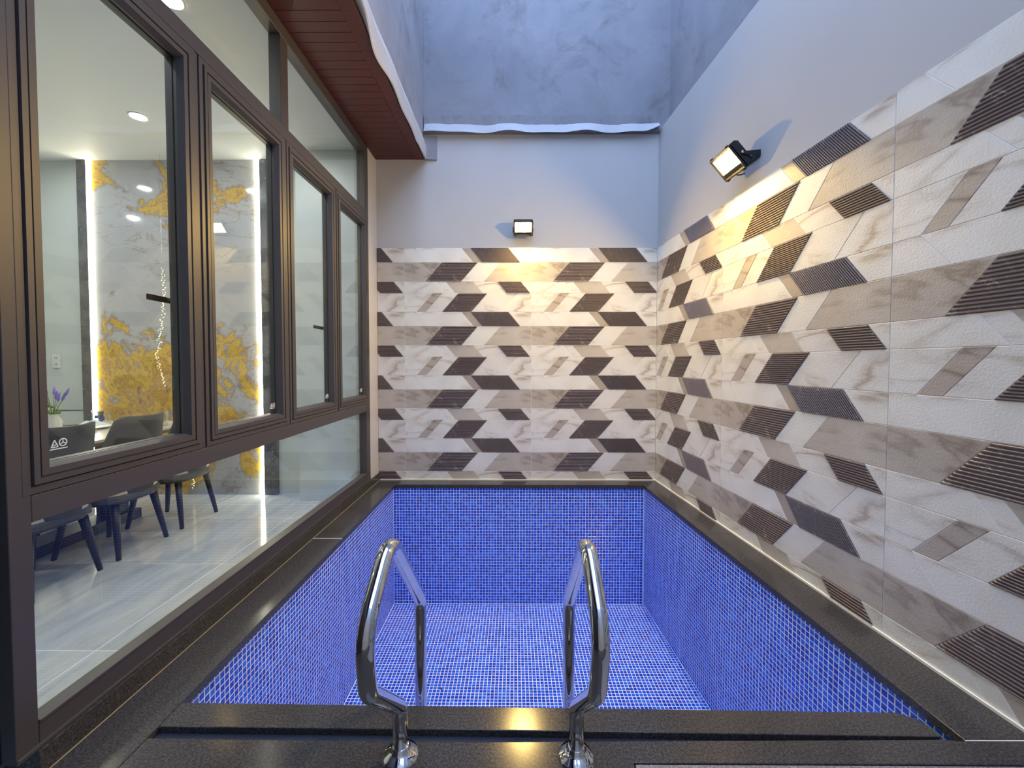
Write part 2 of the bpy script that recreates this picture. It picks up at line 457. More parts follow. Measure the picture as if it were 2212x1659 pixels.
# ---------------------------------------------------------------- wall tiling
# one 1.2 x 0.6 m tile pattern: rows from the top, (height, shear bottom-top, pieces as (u0,u1 at the top edge, kind))
K = 676.5
def U(x): return (x - 250) / K
ROWS = [
    (.134, 75 / K, [(U(672), U(915), 'rib_d'), (U(915), U(1135), 'marble_white'), (U(1135), U(1427), 'marble_pale'), (U(1427), U(1484), 'marble_strip')]),
    (.181, -108 / K, [(U(493), U(720), 'rib_b'), (U(720), U(865), 'marble_pale'), (U(865), U(1305), 'marble_beige')]),
    (.110, 62 / K, [(U(845), U(993), 'rib_c'), (U(993), U(1268), 'marble_pale'), (U(1268), U(1325), 'marble_white'), (U(1325), U(1502), 'marble_beige'), (U(1502), U(1657), 'marble_white')]),
    (.175, -105 / K, [(U(595), U(780), 'rib_e'), (U(780), U(975), 'marble_white'), (U(975), U(1242), 'marble_pale'), (U(1242), U(1304), 'marble_strip'), (U(1304), U(1407), 'marble_white')]),
]
def clip(poly, axis, val, keep_less):
    out = []
    for i in range(len(poly)):
        a, b = poly[i], poly[(i + 1) % len(poly)]
        ia = (a[axis] <= val) if keep_less else (a[axis] >= val)
        ib = (b[axis] <= val) if keep_less else (b[axis] >= val)
        if ia: out.append(a)
        if ia != ib:
            t = (val - a[axis]) / (b[axis] - a[axis])
            out.append((a[0] + (b[0] - a[0]) * t, a[1] + (b[1] - a[1]) * t))
    return out
def area(p): return .5 * sum(p[i][0] * p[(i + 1) % len(p)][1] - p[(i + 1) % len(p)][0] * p[i][1] for i in range(len(p)))
def inset(poly, d):
    if area(poly) < 0: poly = poly[::-1]
    n = len(poly); out = []
    for i in range(n):
        p0, p, p1 = Vector(poly[i - 1]), Vector(poly[i]), Vector(poly[(i + 1) % n])
        e0, e1 = (p - p0).normalized(), (p1 - p).normalized()
        n0, n1 = Vector((-e0.y, e0.x)), Vector((-e1.y, e1.x))
        den = 1 + n0.dot(n1)
        out.append(tuple(p + (n0 + n1) * (d / max(den, .2))))
    return out
def dedupe(p):
    out = []
    for q in p:
        if not out or (Vector(q) - Vector(out[-1])).length > 5e-4: out.append(q)
    if len(out) > 1 and (Vector(out[0]) - Vector(out[-1])).length < 5e-4: out.pop()
    return out
def flat_mesh(poly, th, kind):
    a = inset(poly, .0010); b = inset(poly, .0024)
    n = len(a); vs = [(p[0], p[1], 0) for p in a] + [(p[0], p[1], th - .0012) for p in a] + [(p[0], p[1], th) for p in b]
    fs = [tuple(range(2 * n, 3 * n))]
    for i in range(n):
        j = (i + 1) % n
        fs += [(i, j, n + j, n + i), (n + i, n + j, 2 * n + j, 2 * n + i)]
    me = bpy.data.meshes.new('tile_piece'); me.from_pydata(vs, [], fs); me.materials.append(MAT[kind]); return me
def rib_mesh(poly, th, pitch, diag, shear_per_v):
    a = inset(poly, .0010)
    if diag: ts = [(p[0] - shear_per_v * p[1], p[1]) for p in a]
    else: ts = [(p[1], p[0]) for p in a]
    def rng(t):
        ss = []
        for i in range(len(ts)):
            p, q = ts[i], ts[(i + 1) % len(ts)]
            if abs(p[0] - q[0]) < 1e-9:
                if abs(p[0] - t) < 1e-6: ss += [p[1], q[1]]
                continue
            k = (t - p[0]) / (q[0] - p[0])
            if -1e-6 <= k <= 1 + 1e-6: ss.append(p[1] + (q[1] - p[1]) * k)
        return (min(ss), max(ss)) if ss else None
    t0, t1 = min(p[0] for p in ts), max(p[0] for p in ts)
    nr = max(1, round((t1 - t0) / pitch)); pt = (t1 - t0) / nr
    vs, fs = [], []
    prof = [(.0, .0066), (.17, .0066), (.22, .0102), (.38, th + .0046), (.62, th + .0046), (.78, .0102), (.83, .0066)]
    cols = []
    for r in range(nr):
        for q, h in prof: cols.append((t0 + pt * (r + q), h))
    cols.append((t1, .0066))
    for t, h in cols:
        tt = min(max(t, t0 + 1e-5), t1 - 1e-5)
        s0, s1 = rng(tt)
        for s in (s0, s1):
            if diag: vs.append((t + shear_per_v * s, s, h))
            else: vs.append((s, t, h))
    for i in range(len(cols) - 1): fs.append((2 * i, 2 * i + 1, 2 * i + 3, 2 * i + 2))
    me = bpy.data.meshes.new('ribbed_piece'); me.from_pydata(vs, [], fs)
    bm = bmesh.new(); bm.from_mesh(me)
    for f in bm.faces:
        f.normal_update()
        if f.normal.z < 0: f.normal_flip()
    bm.to_mesh(me); bm.free(); me.materials.append(MAT['ribbed_brown']); return me
MC = {}
RIBP = {'rib_b': .0137, 'rib_c': .0126, 'rib_e': .0108, 'rib_d': .0128}
def tile_wall(parent, org, udir, ndir, umin, umax, zbot):
    """org: world point of u=0, z=0 on the wall's substrate"""
    um, nm = Vector(udir), Vector(ndir)
    M0 = Matrix(((um.x, 0, nm.x, 0), (um.y, 0, nm.y, 0), (um.z, 1, nm.z, 0), (0, 0, 0, 1)))
    b0, b1 = math.floor(umin / 1.2), math.floor(umax / 1.2)
    r = 0
    zt = ZT
    while zt > zbot + .004:
        rows_z = zt
        hgt, sh, pcs = ROWS[r % 4]
        rowtop_local = .6 - sum(ROWS[q][0] for q in range(r % 4))
        tile_z0 = rows_z - rowtop_local
        for bay in range(b0 - 1, b1 + 2):
            for pi, (u0, u1, kind) in enumerate(pcs):
                g0 = bay * 1.2
                poly = [(g0 + u0, rowtop_local), (g0 + u1, rowtop_local), (g0 + u1 + sh, rowtop_local - hgt), (g0 + u0 + sh, rowtop_local - hgt)]
                poly = clip(poly, 0, umax, True)
                if len(poly) > 2: poly = clip(poly, 0, umin, False)
                if len(poly) > 2: poly = clip(poly, 1, zbot - tile_z0, False)
                if len(poly) < 3: continue
                # cut at the vertical joints between tiles
                lo, hi = math.floor(min(p[0] for p in poly) / 1.2 + 1e-6), math.floor(max(p[0] for p in poly) / 1.2 - 1e-6)
                for tb in range(lo, hi + 1):
                    q = clip(clip(poly, 0, tb * 1.2, False), 0, (tb + 1) * 1.2, True) if hi > lo else poly
                    q = dedupe(q)
                    if len(q) < 3 or abs(area(q)) < 1.2e-4: continue
                    loc = [(p[0] - tb * 1.2, p[1]) for p in q]
                    key = (kind, r % 4) + tuple(round(c, 3) for p in loc for c in p)
                    if key not in MC:
                        MC[key] = rib_mesh(loc, TS, RIBP[kind], kind == 'rib_d', sh / -hgt) if kind[:4] == 'rib_' else flat_mesh(loc, TS, kind)
                    o = bpy.data.objects.new('ribbed_tile' if kind[:4] == 'rib_' else 'wall_tile', MC[key])
                    link(o, parent)
                    p0 = Vector(org) + um * (tb * 1.2) + Vector((0, 0, tile_z0))
                    o.matrix_world = Matrix.Translation(p0) @ M0
        zt -= hgt; r += 1
tile_wall(wall_back, (-1.0379, D + TS, 0), (1, 0, 0), (0, -1, 0), -1.297 + 1.0379, XR + 1.0379 - .001, .003)
c_ = 1 / math.sqrt(1 + SP * SP); ud = Vector((SP * c_, -c_, 0)); nd = Vector((-c_, -SP * c_, 0))
YJ = 2.9224
tile_wall(wall_right, (xr(YJ) + TS, YJ, 0), ud, nd, -(D - YJ) / c_ + .001, 2.9, .003)
# grout backing layers behind the tiling and caulk beads at its foot
box('grout_bed', -1.296, XR, D + .0018, D + TS + .002, .002, ZT - .001, 'grout_white', wall_back)
right_slab('grout_bed', .05, D, .002, ZT - .001, .0018, .008, 'grout_white', wall_right)
struct(box('baseboard_back', -1.28, XR, D - .006, D + .004, .0, .010, 'caulk'), 'thin pale caulk bead under the back wall tiles', 'caulk')
struct(right_slab('baseboard_right', .0, D - .006, .0, .010, -.007, .011, 'caulk'), 'thin pale caulk bead under the right wall tiles', 'caulk')

# ---------------------------------------------------------------- the pool
pool = tag(empty('plunge_pool', (0, 2.6, 0)), 'empty rectangular plunge pool lined with small blue mosaic and edged in black granite', 'pool')
def xp(y, x0=1.186, y0=3.858, k=.0590): return x0 + k * (y0 - y)      # right inner coping edge
PZ = -1.122
PXL, PYB, PYF = -1.118, 3.875, 1.372
def xpr(y): return xp(y) + .016
def padd(o): o.parent = pool; o.matrix_parent_inverse = pool.matrix_world.inverted(); return o
bpy.context.view_layer.update()
PM = Matrix.Translation((0, 2.6, 0))
pool.matrix_world = PM
def pchild(o):
    o.parent = pool; o.matrix_parent_inverse = PM.inverted(); return o
CT = .032
zw1 = -CT - .001
pw_l = pchild(box('pool_wall', PXL - .12, PXL, PYF - .12, PYB + .12, PZ - .1, zw1, 'mosaic_grout'))
pw_b = pchild(box('pool_wall', PXL, xpr(PYB), PYB, PYB + .12, PZ - .1, zw1, 'mosaic_grout'))
pw_f = pchild(box('pool_wall', PXL, xpr(PYF), PYF - .12, PYF, PZ - .1, -.0905, 'mosaic_grout'))
pw_r = pchild(prism('pool_wall', [(xpr(PYF - .12), PYF - .12), (xpr(PYF - .12) + .12, PYF - .12), (xpr(PYB + .12) + .12, PYB + .12), (xpr(PYB + .12), PYB + .12)], PZ - .1, zw1, 'mosaic_grout'))
pf = pchild(prism('pool_floor', [(PXL, PYF), (xpr(PYF), PYF), (xpr(PYB), PYB), (PXL, PYB)], PZ - .1, PZ, 'mosaic_grout'))
# mosaic
PT, GAP, TH = .0265, .0047, .0008
cells = []
def grid(part, o, u, v, n, nu, nv, keep=None):
    o, u, v, n = Vector(o), Vector(u), Vector(v), Vector(n)
    for i in range(nu):
        for j in range(nv):
            c = o + u * ((i + .5) * PT) + v * ((j + .5) * PT)
            if keep and not keep(c): continue
            c = c + u * random.uniform(-.0005, .0005) + v * random.uniform(-.0005, .0005)
            cells.append((part, c, u, v, n, int(random.random() * 5), 1.0))
nz_ = int((zw1 - PZ) / PT)
ov = Vector((0, 0, zw1))
ny = int((PYB - PYF) / PT)
nx = int((xpr(PYB) - PXL) / PT)
grid('l', (PXL, PYB - .002, zw1), (0, -1, 0), (0, 0, -1), (1, 0, 0), ny, nz_)
grid('b', (PXL + .002, PYB, zw1), (1, 0, 0), (0, 0, -1), (0, -1, 0), nx, nz_)
grid('f', (PXL + .002, PYF, -.092), (1, 0, 0), (0, 0, -1), (0, 1, 0), int((xpr(PYF) - PXL) / PT), nz_ - 2)
k_ = 1 / math.sqrt(1 + .059 ** 2)
grid('r', (xpr(PYB - .002), PYB - .002, zw1), (.059 * k_, -k_, 0), (0, 0, -1), (-k_, -.059 * k_, 0), int((PYB - PYF + .11) / PT / k_), nz_)
grid('o', (PXL + .003, PYB - .003, PZ), (1, 0, 0), (0, -1, 0), (0, 0, 1), nx + 8, ny, lambda c: c.x < xpr(c.y) - PT * .5)
for j in range(ny):
    yj = PYB - .003 - (j + .5) * PT
    k = int((xpr(yj) - PT * .5 - (PXL + .003)) / PT + .5)
    xe = PXL + .003 + k * PT
    gap = xpr(yj) - xe
    if gap > .006:
        cells.append(('o', Vector((xe + gap / 2 - .001, yj, PZ)), Vector((1, 0, 0)), Vector((0, -1, 0)), Vector((0, 0, 1)), int(random.random() * 5), min(1.0, (gap - .003) / (PT - GAP))))
parts = {'l': pw_l, 'b': pw_b, 'f': pw_f, 'r': pw_r, 'o': pf}
def tile_geo(sz):
    h, g = sz / 2, sz / 2 - .0008
    vs = [(-h, -h, 0), (h, -h, 0), (h, h, 0), (-h, h, 0), (-g, -g, TH), (g, -g, TH), (g, g, TH), (-g, g, TH)]
    return vs, [(4, 5, 6, 7), (0, 1, 5, 4), (1, 2, 6, 5), (2, 3, 7, 6), (3, 0, 4, 7)]
score = []
for idx, (p, c, u, v, n, t, su) in enumerate(cells):
    if su < 1: continue
    q = project(c)
    if not q or not (0 < q[0] < W and 0 < q[1] < 1528) or p == 'f': continue
    d = (c - Vector((0, 0, ZC)))
    cosn = -d.normalized().dot(n)
    if cosn <= 0: continue
    score.append((cosn / d.length_squared, idx))
score.sort(reverse=True)
solo = set(i for s, i in score[:300])
TV, TF = tile_geo(PT - GAP)
variants = []
for t in range(5):
    me = bpy.data.meshes.new('mosaic_tile'); me.from_pydata(TV, [], TF); me.materials.append(MAT['mosaic_blue'])
    at = me.attributes.new('tint', 'FLOAT', 'FACE'); at.data.foreach_set('value', [t / 4] * len(TF)); variants.append(me)
acc = {k: ([], [], []) for k in parts}
for idx, (p, c, u, v, n, t, su) in enumerate(cells):
    w = u.cross(v)
    vv = v if w.dot(n) > 0 else -v
    if idx in solo:
        o = bpy.data.objects.new('mosaic_tile', variants[t]); COL.objects.link(o); o.parent = parts[p]; o.matrix_parent_inverse = Matrix()
        o.matrix_world = Matrix(((u.x, vv.x, n.x, c.x), (u.y, vv.y, n.y, c.y), (u.z, vv.z, n.z, c.z), (0, 0, 0, 1)))
        o.matrix_parent_inverse = Matrix()
    else:
        V, Fc, T = acc[p]; b = len(V)
        V.extend(tuple(c + u * (x * su) + vv * y_ + n * z) for x, y_, z in TV)
        Fc.extend(tuple(b + i for i in f) for f in TF); T.extend([t / 4 + random.uniform(-.08, .08)] * len(TF))
for p, (V, Fc, T) in acc.items():
    me = bpy.data.meshes.new('mosaic_tiling'); me.from_pydata(V, [], Fc); me.materials.append(MAT['mosaic_blue'])
    at = me.attributes.new('tint', 'FLOAT', 'FACE'); at.data.foreach_set('value', T)
    o = bpy.data.objects.new('mosaic_tiling', me); COL.objects.link(o); o.parent = parts[p]; o['kind'] = 'stuff'
# granite coping slabs
CXL = -1.284                       # outer edge of the left coping, at the window curb
XI = -1.100                        # inner edge
def slab(poly, m='granite_black', z1=0.0, th=CT, bev=.0025, name='coping_slab'):
    return pchild(prism(name, poly, z1 - th, z1, m, None, bev))
slab([(CXL, 2.669), (XI, 2.669), (XI, 3.862), (XI, D + .004), (CXL, D + .004)])
slab([(CXL, -1.6), (XI + .002, -1.6), (XI + .002, 1.2), (XI, 1.36), (XI, 2.665), (CXL, 2.665)])
slab([(XI + .001, 3.862), (xp(3.86), 3.858), (xp(3.86) + .001, D + .004), (XI + .001, D + .004)])
slab([(xp(1.233), 1.233), (xr(1.233) + .004, 1.233), (xr(2.75) + .004, 2.75), (xp(2.75), 2.75)])
slab([(xp(2.752), 2.752), (xr(2.752) + .006, 2.752), (xr(D) + .006, D + .004), (xp(3.86) + .002, D + .004), (xp(3.86), 3.86)])
slab([(XI + .0012, 1.361), (1.225, 1.334), (1.262, 1.316), (1.283, 1.276), (1.279, 1.2455), (-.15, 1.2615), (-1.0965, 1.2675)])
# drain channel between the front strip and the deck
pchild(prism('drain_channel', [(XI + .003, 1.372), (xp(1.372) - .004, 1.372), (xp(1.2) - .004, 1.20), (XI + .003, 1.20)], -.09, -.052, 'granite_black'))
pchild(prism('channel_floor', [(-1.096, 1.2285), (-.15, 1.221), (1.279, 1.237), (1.279, 1.245), (-.15, 1.261), (-1.096, 1.267)], -.05, -.021, 'channel_gloss'))
slab([(XI + .0032, .05), (.3355, .05), (.3355, 1.157), (xr(1.157), 1.157), (xr(1.2315), 1.2315), (1.32, 1.2315), (1.279, 1.2365), (-.15, 1.2205), (-1.0965, 1.228)])
slab([(XI + .0032, -1.6), (xr(-1.6), -1.6), (xr(.046), .046), (XI + .0032, .046)], 'granite_black')
slab([(.339, .05), (xr(.05), .05), (xr(1.154), 1.154), (.339, 1.154)], 'granite_flamed', -.001)
pchild(prism('deck_base', [(CXL, -1.6), (xr(-1.6), -1.6), (xr(1.236), 1.236), (CXL, 1.236)], -.12, -CT - .001, 'wall_shade_and_base'))
# white sealant lines
for nm, poly in (('sealant', [(xp(1.232), 1.2312), (xr(1.23), 1.2312), (xr(1.23), 1.2345), (xp(1.232), 1.2335)]),
                 ('sealant', [(CXL, 2.6652), (XI, 2.6652), (XI, 2.6685), (CXL, 2.6685)]),
                 ('sealant', [(CXL - .003, 1.05), (CXL + .0008, 1.05), (CXL + .0008, D), (CXL - .003, D)])):
    pchild(prism(nm, poly, -.01, .0006, 'caulk' if poly[0][1] > 1.2 else 'caulk_ochre'))

# ---------------------------------------------------------------- window
win = struct(empty('window_1', (XL, 2.4, .07)), 'dark aluminium window wall of four sashes with two transom panes and one long low pane', 'window')
WM = Matrix.Translation((XL, 2.4, .07))
win.matrix_world = WM
def wchild(o, par=None):
    if par is None: o.parent = win; o.matrix_parent_inverse = WM.inverted()
    else: o.parent = par
    return o
FR = XL                            # outer face of the frame
def member(bm, y0, y1, z0, z1, xf=FR, xb=XL - .095): bbox(bm, xb, xf, y0, y1, z0, z1)
Y0, Y1 = 1.066, 3.792
def fpart(name, y0, y1, z0, z1, xf=FR, xb=XL - .066):
    bm = bmesh.new(); member(bm, y0, y1, z0, z1, xf, xb)
    bmesh.ops.bevel(bm, geom=bm.edges[:], offset=.0015, segments=1, affect='EDGES')
    return wchild(bmobj(name, bm, 'aluminium_dark'))
fpart('jamb', Y0, 1.120, .07, 3.018)
fpart('jamb', 3.702, Y1, .07, 3.018)
fpart('bottom_rail', 1.1205, 3.7015, .07, .146, FR, XL - .048)
fpart('middle_rail', 1.1205, 3.7015, .692, .764)
fpart('transom_rail', 1.1205, 3.7015, 2.388, 2.457)
fpart('head_rail', 1.1205, 3.7015, 2.945, 3.018)
fpart('mullion', 2.392, 2.470, 2.4575, 2.9445)
fpart('mullion', 1.752, 1.770, .7645, 2.3875, FR - .004)
fpart('mullion', 2.424, 2.440, .7645, 2.3875, FR - .002)
fpart('mullion', 3.100, 3.116, .7645, 2.3875, FR - .004)
# drip bead under the bottom rail
wchild(box('sill_bead', XL - .004, XL + .006, Y0, Y1, .070, .082, 'aluminium_dark', None, .002))
wchild(box('sill_bead', XL - .004, XL + .004, 1.121, 3.70, .139, .147, 'aluminium_dark', None, .0015))
def ring_prof(bm, y0, y1, z0, z1, prof):
    """mitred rectangular frame; prof = closed list of (inset from the outer edge, x)"""
    rings = []
    for ins, x in prof:
        rings.append([bm.verts.new((x, a, b)) for a, b in ((y0 + ins, z0 + ins), (y1 - ins, z0 + ins), (y1 - ins, z1 - ins), (y0 + ins, z1 - ins))])
    n = len(rings)
    for i in range(n):
        a, b = rings[i], rings[(i + 1) % n]
        for k in range(4): bm.faces.new((a[k], a[(k + 1) % 4], b[(k + 1) % 4], b[k]))
def pane(y0, y1, z0, z1, par, x=XL - .030):
    o = box('glass_pane', x - .006, x, y0, y1, z0, z1, 'window_glass'); return wchild(o, par)
def etched(y, z, par, s=1.0):
    bm = bmesh.new(); x0, x1 = XL - .0298, XL - .0290
    def seg(a, b, w):
        a, b = Vector(a), Vector(b); d = (b - a).normalized(); nn = Vector((-d.y, d.x)) * w
        q = [a + nn, a - nn, b - nn, b + nn]
        lo = [bm.verts.new((x0, y + p.x * s, z + p.y * s)) for p in q]; hi = [bm.verts.new((x1, y + p.x * s, z + p.y * s)) for p in q]
        bm.faces.new(lo); bm.faces.new(hi)
        for i in range(4): bm.faces.new((lo[i], lo[(i + 1) % 4], hi[(i + 1) % 4], hi[i]))
    seg((0, 0), (.048, 0), .0013)
    seg((.004, .006), (.013, .026), .0014); seg((.013, .026), (.022, .006), .0014); seg((.004, .006), (.022, .006), .0014); seg((.010, .010), (.016, .013), .0012)
    cx, cz, r = .036, .017, .0105
    for k in range(16):
        a, b = 2 * PI * k / 16, 2 * PI * (k + 1) / 16
        seg((cx + r * math.cos(a), cz + r * math.sin(a)), (cx + r * math.cos(b), cz + r * math.sin(b)), .0014)
    for a in (PI / 2, PI / 2 + 2.094, PI / 2 - 2.094): seg((cx, cz), (cx + r * math.cos(a), cz + r * math.sin(a)), .0011)
    o = bmobj('etched_mark', bm, 'etched'); wchild(o, par); o['label'] = 'small white etched triangle and circle mark on the glass'
    return o
SASH = [(1.100, 1.750, 1), (1.7715, 2.4225, 0), (2.4415, 3.0985, 1), (3.1175, 3.768, 0)]
for i, (a, b, hnd) in enumerate(SASH):
    bm = bmesh.new()
    f = FR + .010
    ring_prof(bm, a, b, .7665, 2.3855, [(0, FR - .012), (0, f - .010), (.001, f - .009), (.020, f - .009), (.0215, f - .014), (.0235, f - .014), (.025, f - .004), (.040, f - .004), (.0415, f - .011), (.044, f - .011),
                                         (.0455, f - .006), (.064, f - .006), (.074, f - .030), (.074, XL - .029), (.070, XL - .029), (.070, XL - .037), (.074, XL - .037), (.074, XL - .064), (0, XL - .064)])
    # a black gasket line is left in the recessed grooves
    o = bmobj('sash', bm, 'aluminium_dark'); wchild(o)
    bm = bmesh.new()
    for ins in (.0205, .0410):
        ring_prof(bm, a, b, .7665, 2.3855, [(ins, f - .0135), (ins + .0042, f - .0135), (ins + .0042, f - .018), (ins, f - .018)])
    g = bmobj('gasket', bm, 'gasket'); g.parent = o
    pane(a + .0705, b - .0705, .7665 + .0705, 2.3855 - .0705, o)
    etched(*((1.196, .872) if i == 0 else (b - .135, .872)), o)
    if hnd:
        hy, hx, hz = b - .014, XL - .067, 1.372 if i == 0 else 1.372
        bm = bmesh.new()
        bbox(bm, hx - .012, hx + .002, hy - .013, hy + .013, hz - .045, hz + .045)
        bbox(bm, hx - .036, hx - .010, hy - .009, hy + .009, hz - .010, hz + .010)
        prev = None
        for k in range(7):
            t = k / 6
            cy_, cx_ = hy + .006 - .118 * t, hx - .030 - .012 * math.sin(t * 1.4)
            cz_ = hz + .004 * t
            sec = [bm.verts.new((cx_ + dx, cy_, cz_ + dz)) for dx, dz in ((.004, -.011), (.004, .011), (-.004, .011), (-.004, -.011))]
            if prev:
                for q in range(4): bm.faces.new((prev[q], prev[(q + 1) % 4], sec[(q + 1) % 4], sec[q]))
            else: bm.faces.new(sec)
            prev = sec
        bm.faces.new(prev)
        h = bmobj('handle', bm, 'black_metal'); h.parent = o; h['label'] = 'black lever window handle'
pane(1.116, 3.706, .142, .696, None)
pane(1.116, 2.396, 2.453, 2.949, None)
pane(2.466, 3.706, 2.453, 2.949, None)
# black granite curb below the window
tag(prism('window_curb', [(-1.45, Y0 + .045), (CXL - .0035, Y0 + .045), (CXL - .0035, D), (-1.45, D)], -.02, .069, 'granite_black', None, .003), 'narrow black granite curb carrying the window frame', 'curb')

# ---------------------------------------------------------------- dining room behind the window
FZ, CZ = -.144, 3.024
struct(box('floor', -5.6, -1.46, -1.0, D + .02, FZ - .06, FZ - .0006, 'floor_grout'), 'grey marble tiled dining room floor', 'floor')
fl = bpy.data.objects['floor']
tme = None
for xi in range(5):
    for yi in range(-4, 3):
        x1_ = -1.842 + .8 - .8 * xi; y0_ = 1.816 + .8 * yi
        xa, xb = max(x1_ - .8, -5.6), min(x1_, -1.46); ya, yb = max(y0_, -1.0), min(y0_ + .8, D + .01)
        if xb - xa < .02 or yb - ya < .02: continue
        full = abs(xb - xa - .8) < 1e-6 and abs(yb - ya - .8) < 1e-6
        if full and tme:
            o = bpy.data.objects.new('floor_tile', tme); link(o, fl); o.location = (xa, ya, 0)
        else:
            o = box('floor_tile', .0022, xb - xa - .0022, .0022, yb - ya - .0022, FZ - .008, FZ, 'room_floor', fl, .0006); o.location = (xa, ya, 0)
            if full: tme = o.data
struct(box('ceiling_room', -5.6, -1.332, -1.0, D + .15, CZ, CZ + .1, 'room_ceiling'), 'white dining room ceiling', 'ceiling')
struct(box('wall_room_back', -5.6, -1.325, D + .02, D + .2, FZ - .06, CZ, 'room_wall'), 'pale dining room end wall', 'wall')
struct(box('wall_room_left', -5.75, -5.6, -1.0, D + .2, FZ - .06, CZ + .1, 'room_wall'), 'pale far side wall of the dining room', 'wall')
struct(box('wall_room_front', -5.6, -1.46, -1.15, -1.0, FZ - .06, CZ + .1, 'room_wall'), 'pale near end wall of the dining room', 'wall')
struct(box('wall_pier', -1.965, -1.425, 3.84, D + .019, FZ, CZ - .001, 'room_wall'), 'pale wall pier at the far end of the window', 'wall pier')
struct(box('trim_4', -5.59, -4.115, D + .016, D + .021, .66, .668, 'dark_stone'), 'thin dark joint line low on the pale wall', 'joint')
tag(box('feature_panel', -3.985, -2.425, D + .002, D + .019, FZ + .001, CZ - .002, 'gilded_panel'), 'tall grey marble wall panel with gold leaf veins', 'wall panel')
for x0, x1, lb in ((-4.112, -4.022, 'dark stone pilaster left of the gold veined panel'), (-2.390, -2.262, 'dark stone pilaster right of the gold veined panel')):
    tag(box('pilaster', x0, x1, D - .012, D + .019, FZ + .001, CZ - .002, 'dark_stone', None, .002), lb, 'pilaster', 'pilasters framing the panel')
for x0, lb in ((-4.018, 'vertical light strip on the left edge of the gold panel'), (-2.420, 'vertical light strip on the right edge of the gold panel')):
    t = tag(empty('light_strip', (x0 + .013, D, FZ)), lb, 'light strip', 'light strips beside the panel')
    o = box('diffuser', x0, x0 + .027, D - .014, D + .001, FZ + .004, CZ - .004, 'strip_white', None, .003); o.parent = t; o.matrix_parent_inverse = Matrix.Translation((-x0 - .013, -D, -FZ))
    o = box('channel', x0 - .003, x0 + .030, D + .0015, D + .018, FZ + .003, CZ - .003, 'steel'); o.parent = t; o.matrix_parent_inverse = Matrix.Translation((-x0 - .013, -D, -FZ))
# switch plate
t = tag(empty('wall_outlet', (-4.381, D + .02, 1.135)), 'white double wall socket on the pale wall left of the panel', 'socket')
o = box('face_plate', -.036, .036, -.010, 0, -.065, .065, 'white_plastic', t, .003)
for zz_ in (-.03, .03):
    o = box('socket', -.022, .022, -.0125, -.0101, zz_ - .02, zz_ + .02, 'white_plastic', t, .001)
    for sx_ in (-.008, .008): box('slot', sx_ - .002, sx_ + .002, -.0135, -.0124, zz_ - .008, zz_ + .008, 'black_metal', o)
# downlights
def downlight(x, y, label):
    t = tag(empty('downlight', (x, y, CZ)), label, 'downlight', 'ceiling downlights')
    lathe('trim_ring', [(.052, -.001), (.066, -.001), (.066, -.006), (.056, -.010), (.052, -.004)], 'white_plastic', t, 28, (0, 0, 0), True, False)
    lathe('lens', [(.0515, -.001), (.0515, -.0035)], 'lens_white', t, 28, (0, 0, 0), False)
for x, y, lb in ((-2.90, 3.31, 'round ceiling downlight in front of the gold veined panel'), (-1.80, 2.266, 'round ceiling downlight nearest the window transom top'), (-1.84, 3.30, 'round ceiling downlight half hidden by the transom mullion'),
                 (-4.03, 3.39, 'round ceiling downlight above the far side of the dining table'), (-4.0, 1.22, 'round ceiling downlight reflected low in the gold panel'), (-2.9, 2.27, 'round ceiling downlight over the middle of the dining table'),
                 (-2.9, 1.1, 'round ceiling downlight near the window end of the room'), (-5.0, 2.45, 'round ceiling downlight nearest the far side wall'), (-1.85, .9, 'round ceiling downlight nearest the dark wall end'), (-4.6, .2, 'round ceiling downlight deepest in the room')):
    downlight(x, y, lb)

# dining table
t = tag(empty('dining_table', (-3.2, 2.85, FZ)), 'long dining table with pale marble top and black floor beam', 'table')
def tch(o): o.parent = t; o.matrix_parent_inverse = Matrix.Translation((3.2, -2.85, -FZ)); return o
tch(box('tabletop', -3.65, -2.745, 2.0, 3.70, .590, .610, 'table_marble', None, .003))
tch(box('apron', -3.64, -2.752, 2.01, 3.69, .568, .5895, 'table_edge', None, .002))
tch(box('floor_beam', -3.28, -3.07, 2.1, 3.44, FZ + .001, FZ + .075, 'chair_leg', None, .004))
for y_ in (2.3, 3.3): tch(box('pedestal', -3.24, -3.11, y_ - .07, y_ + .07, FZ + .0755, .5675, 'chair_leg', None, .004))

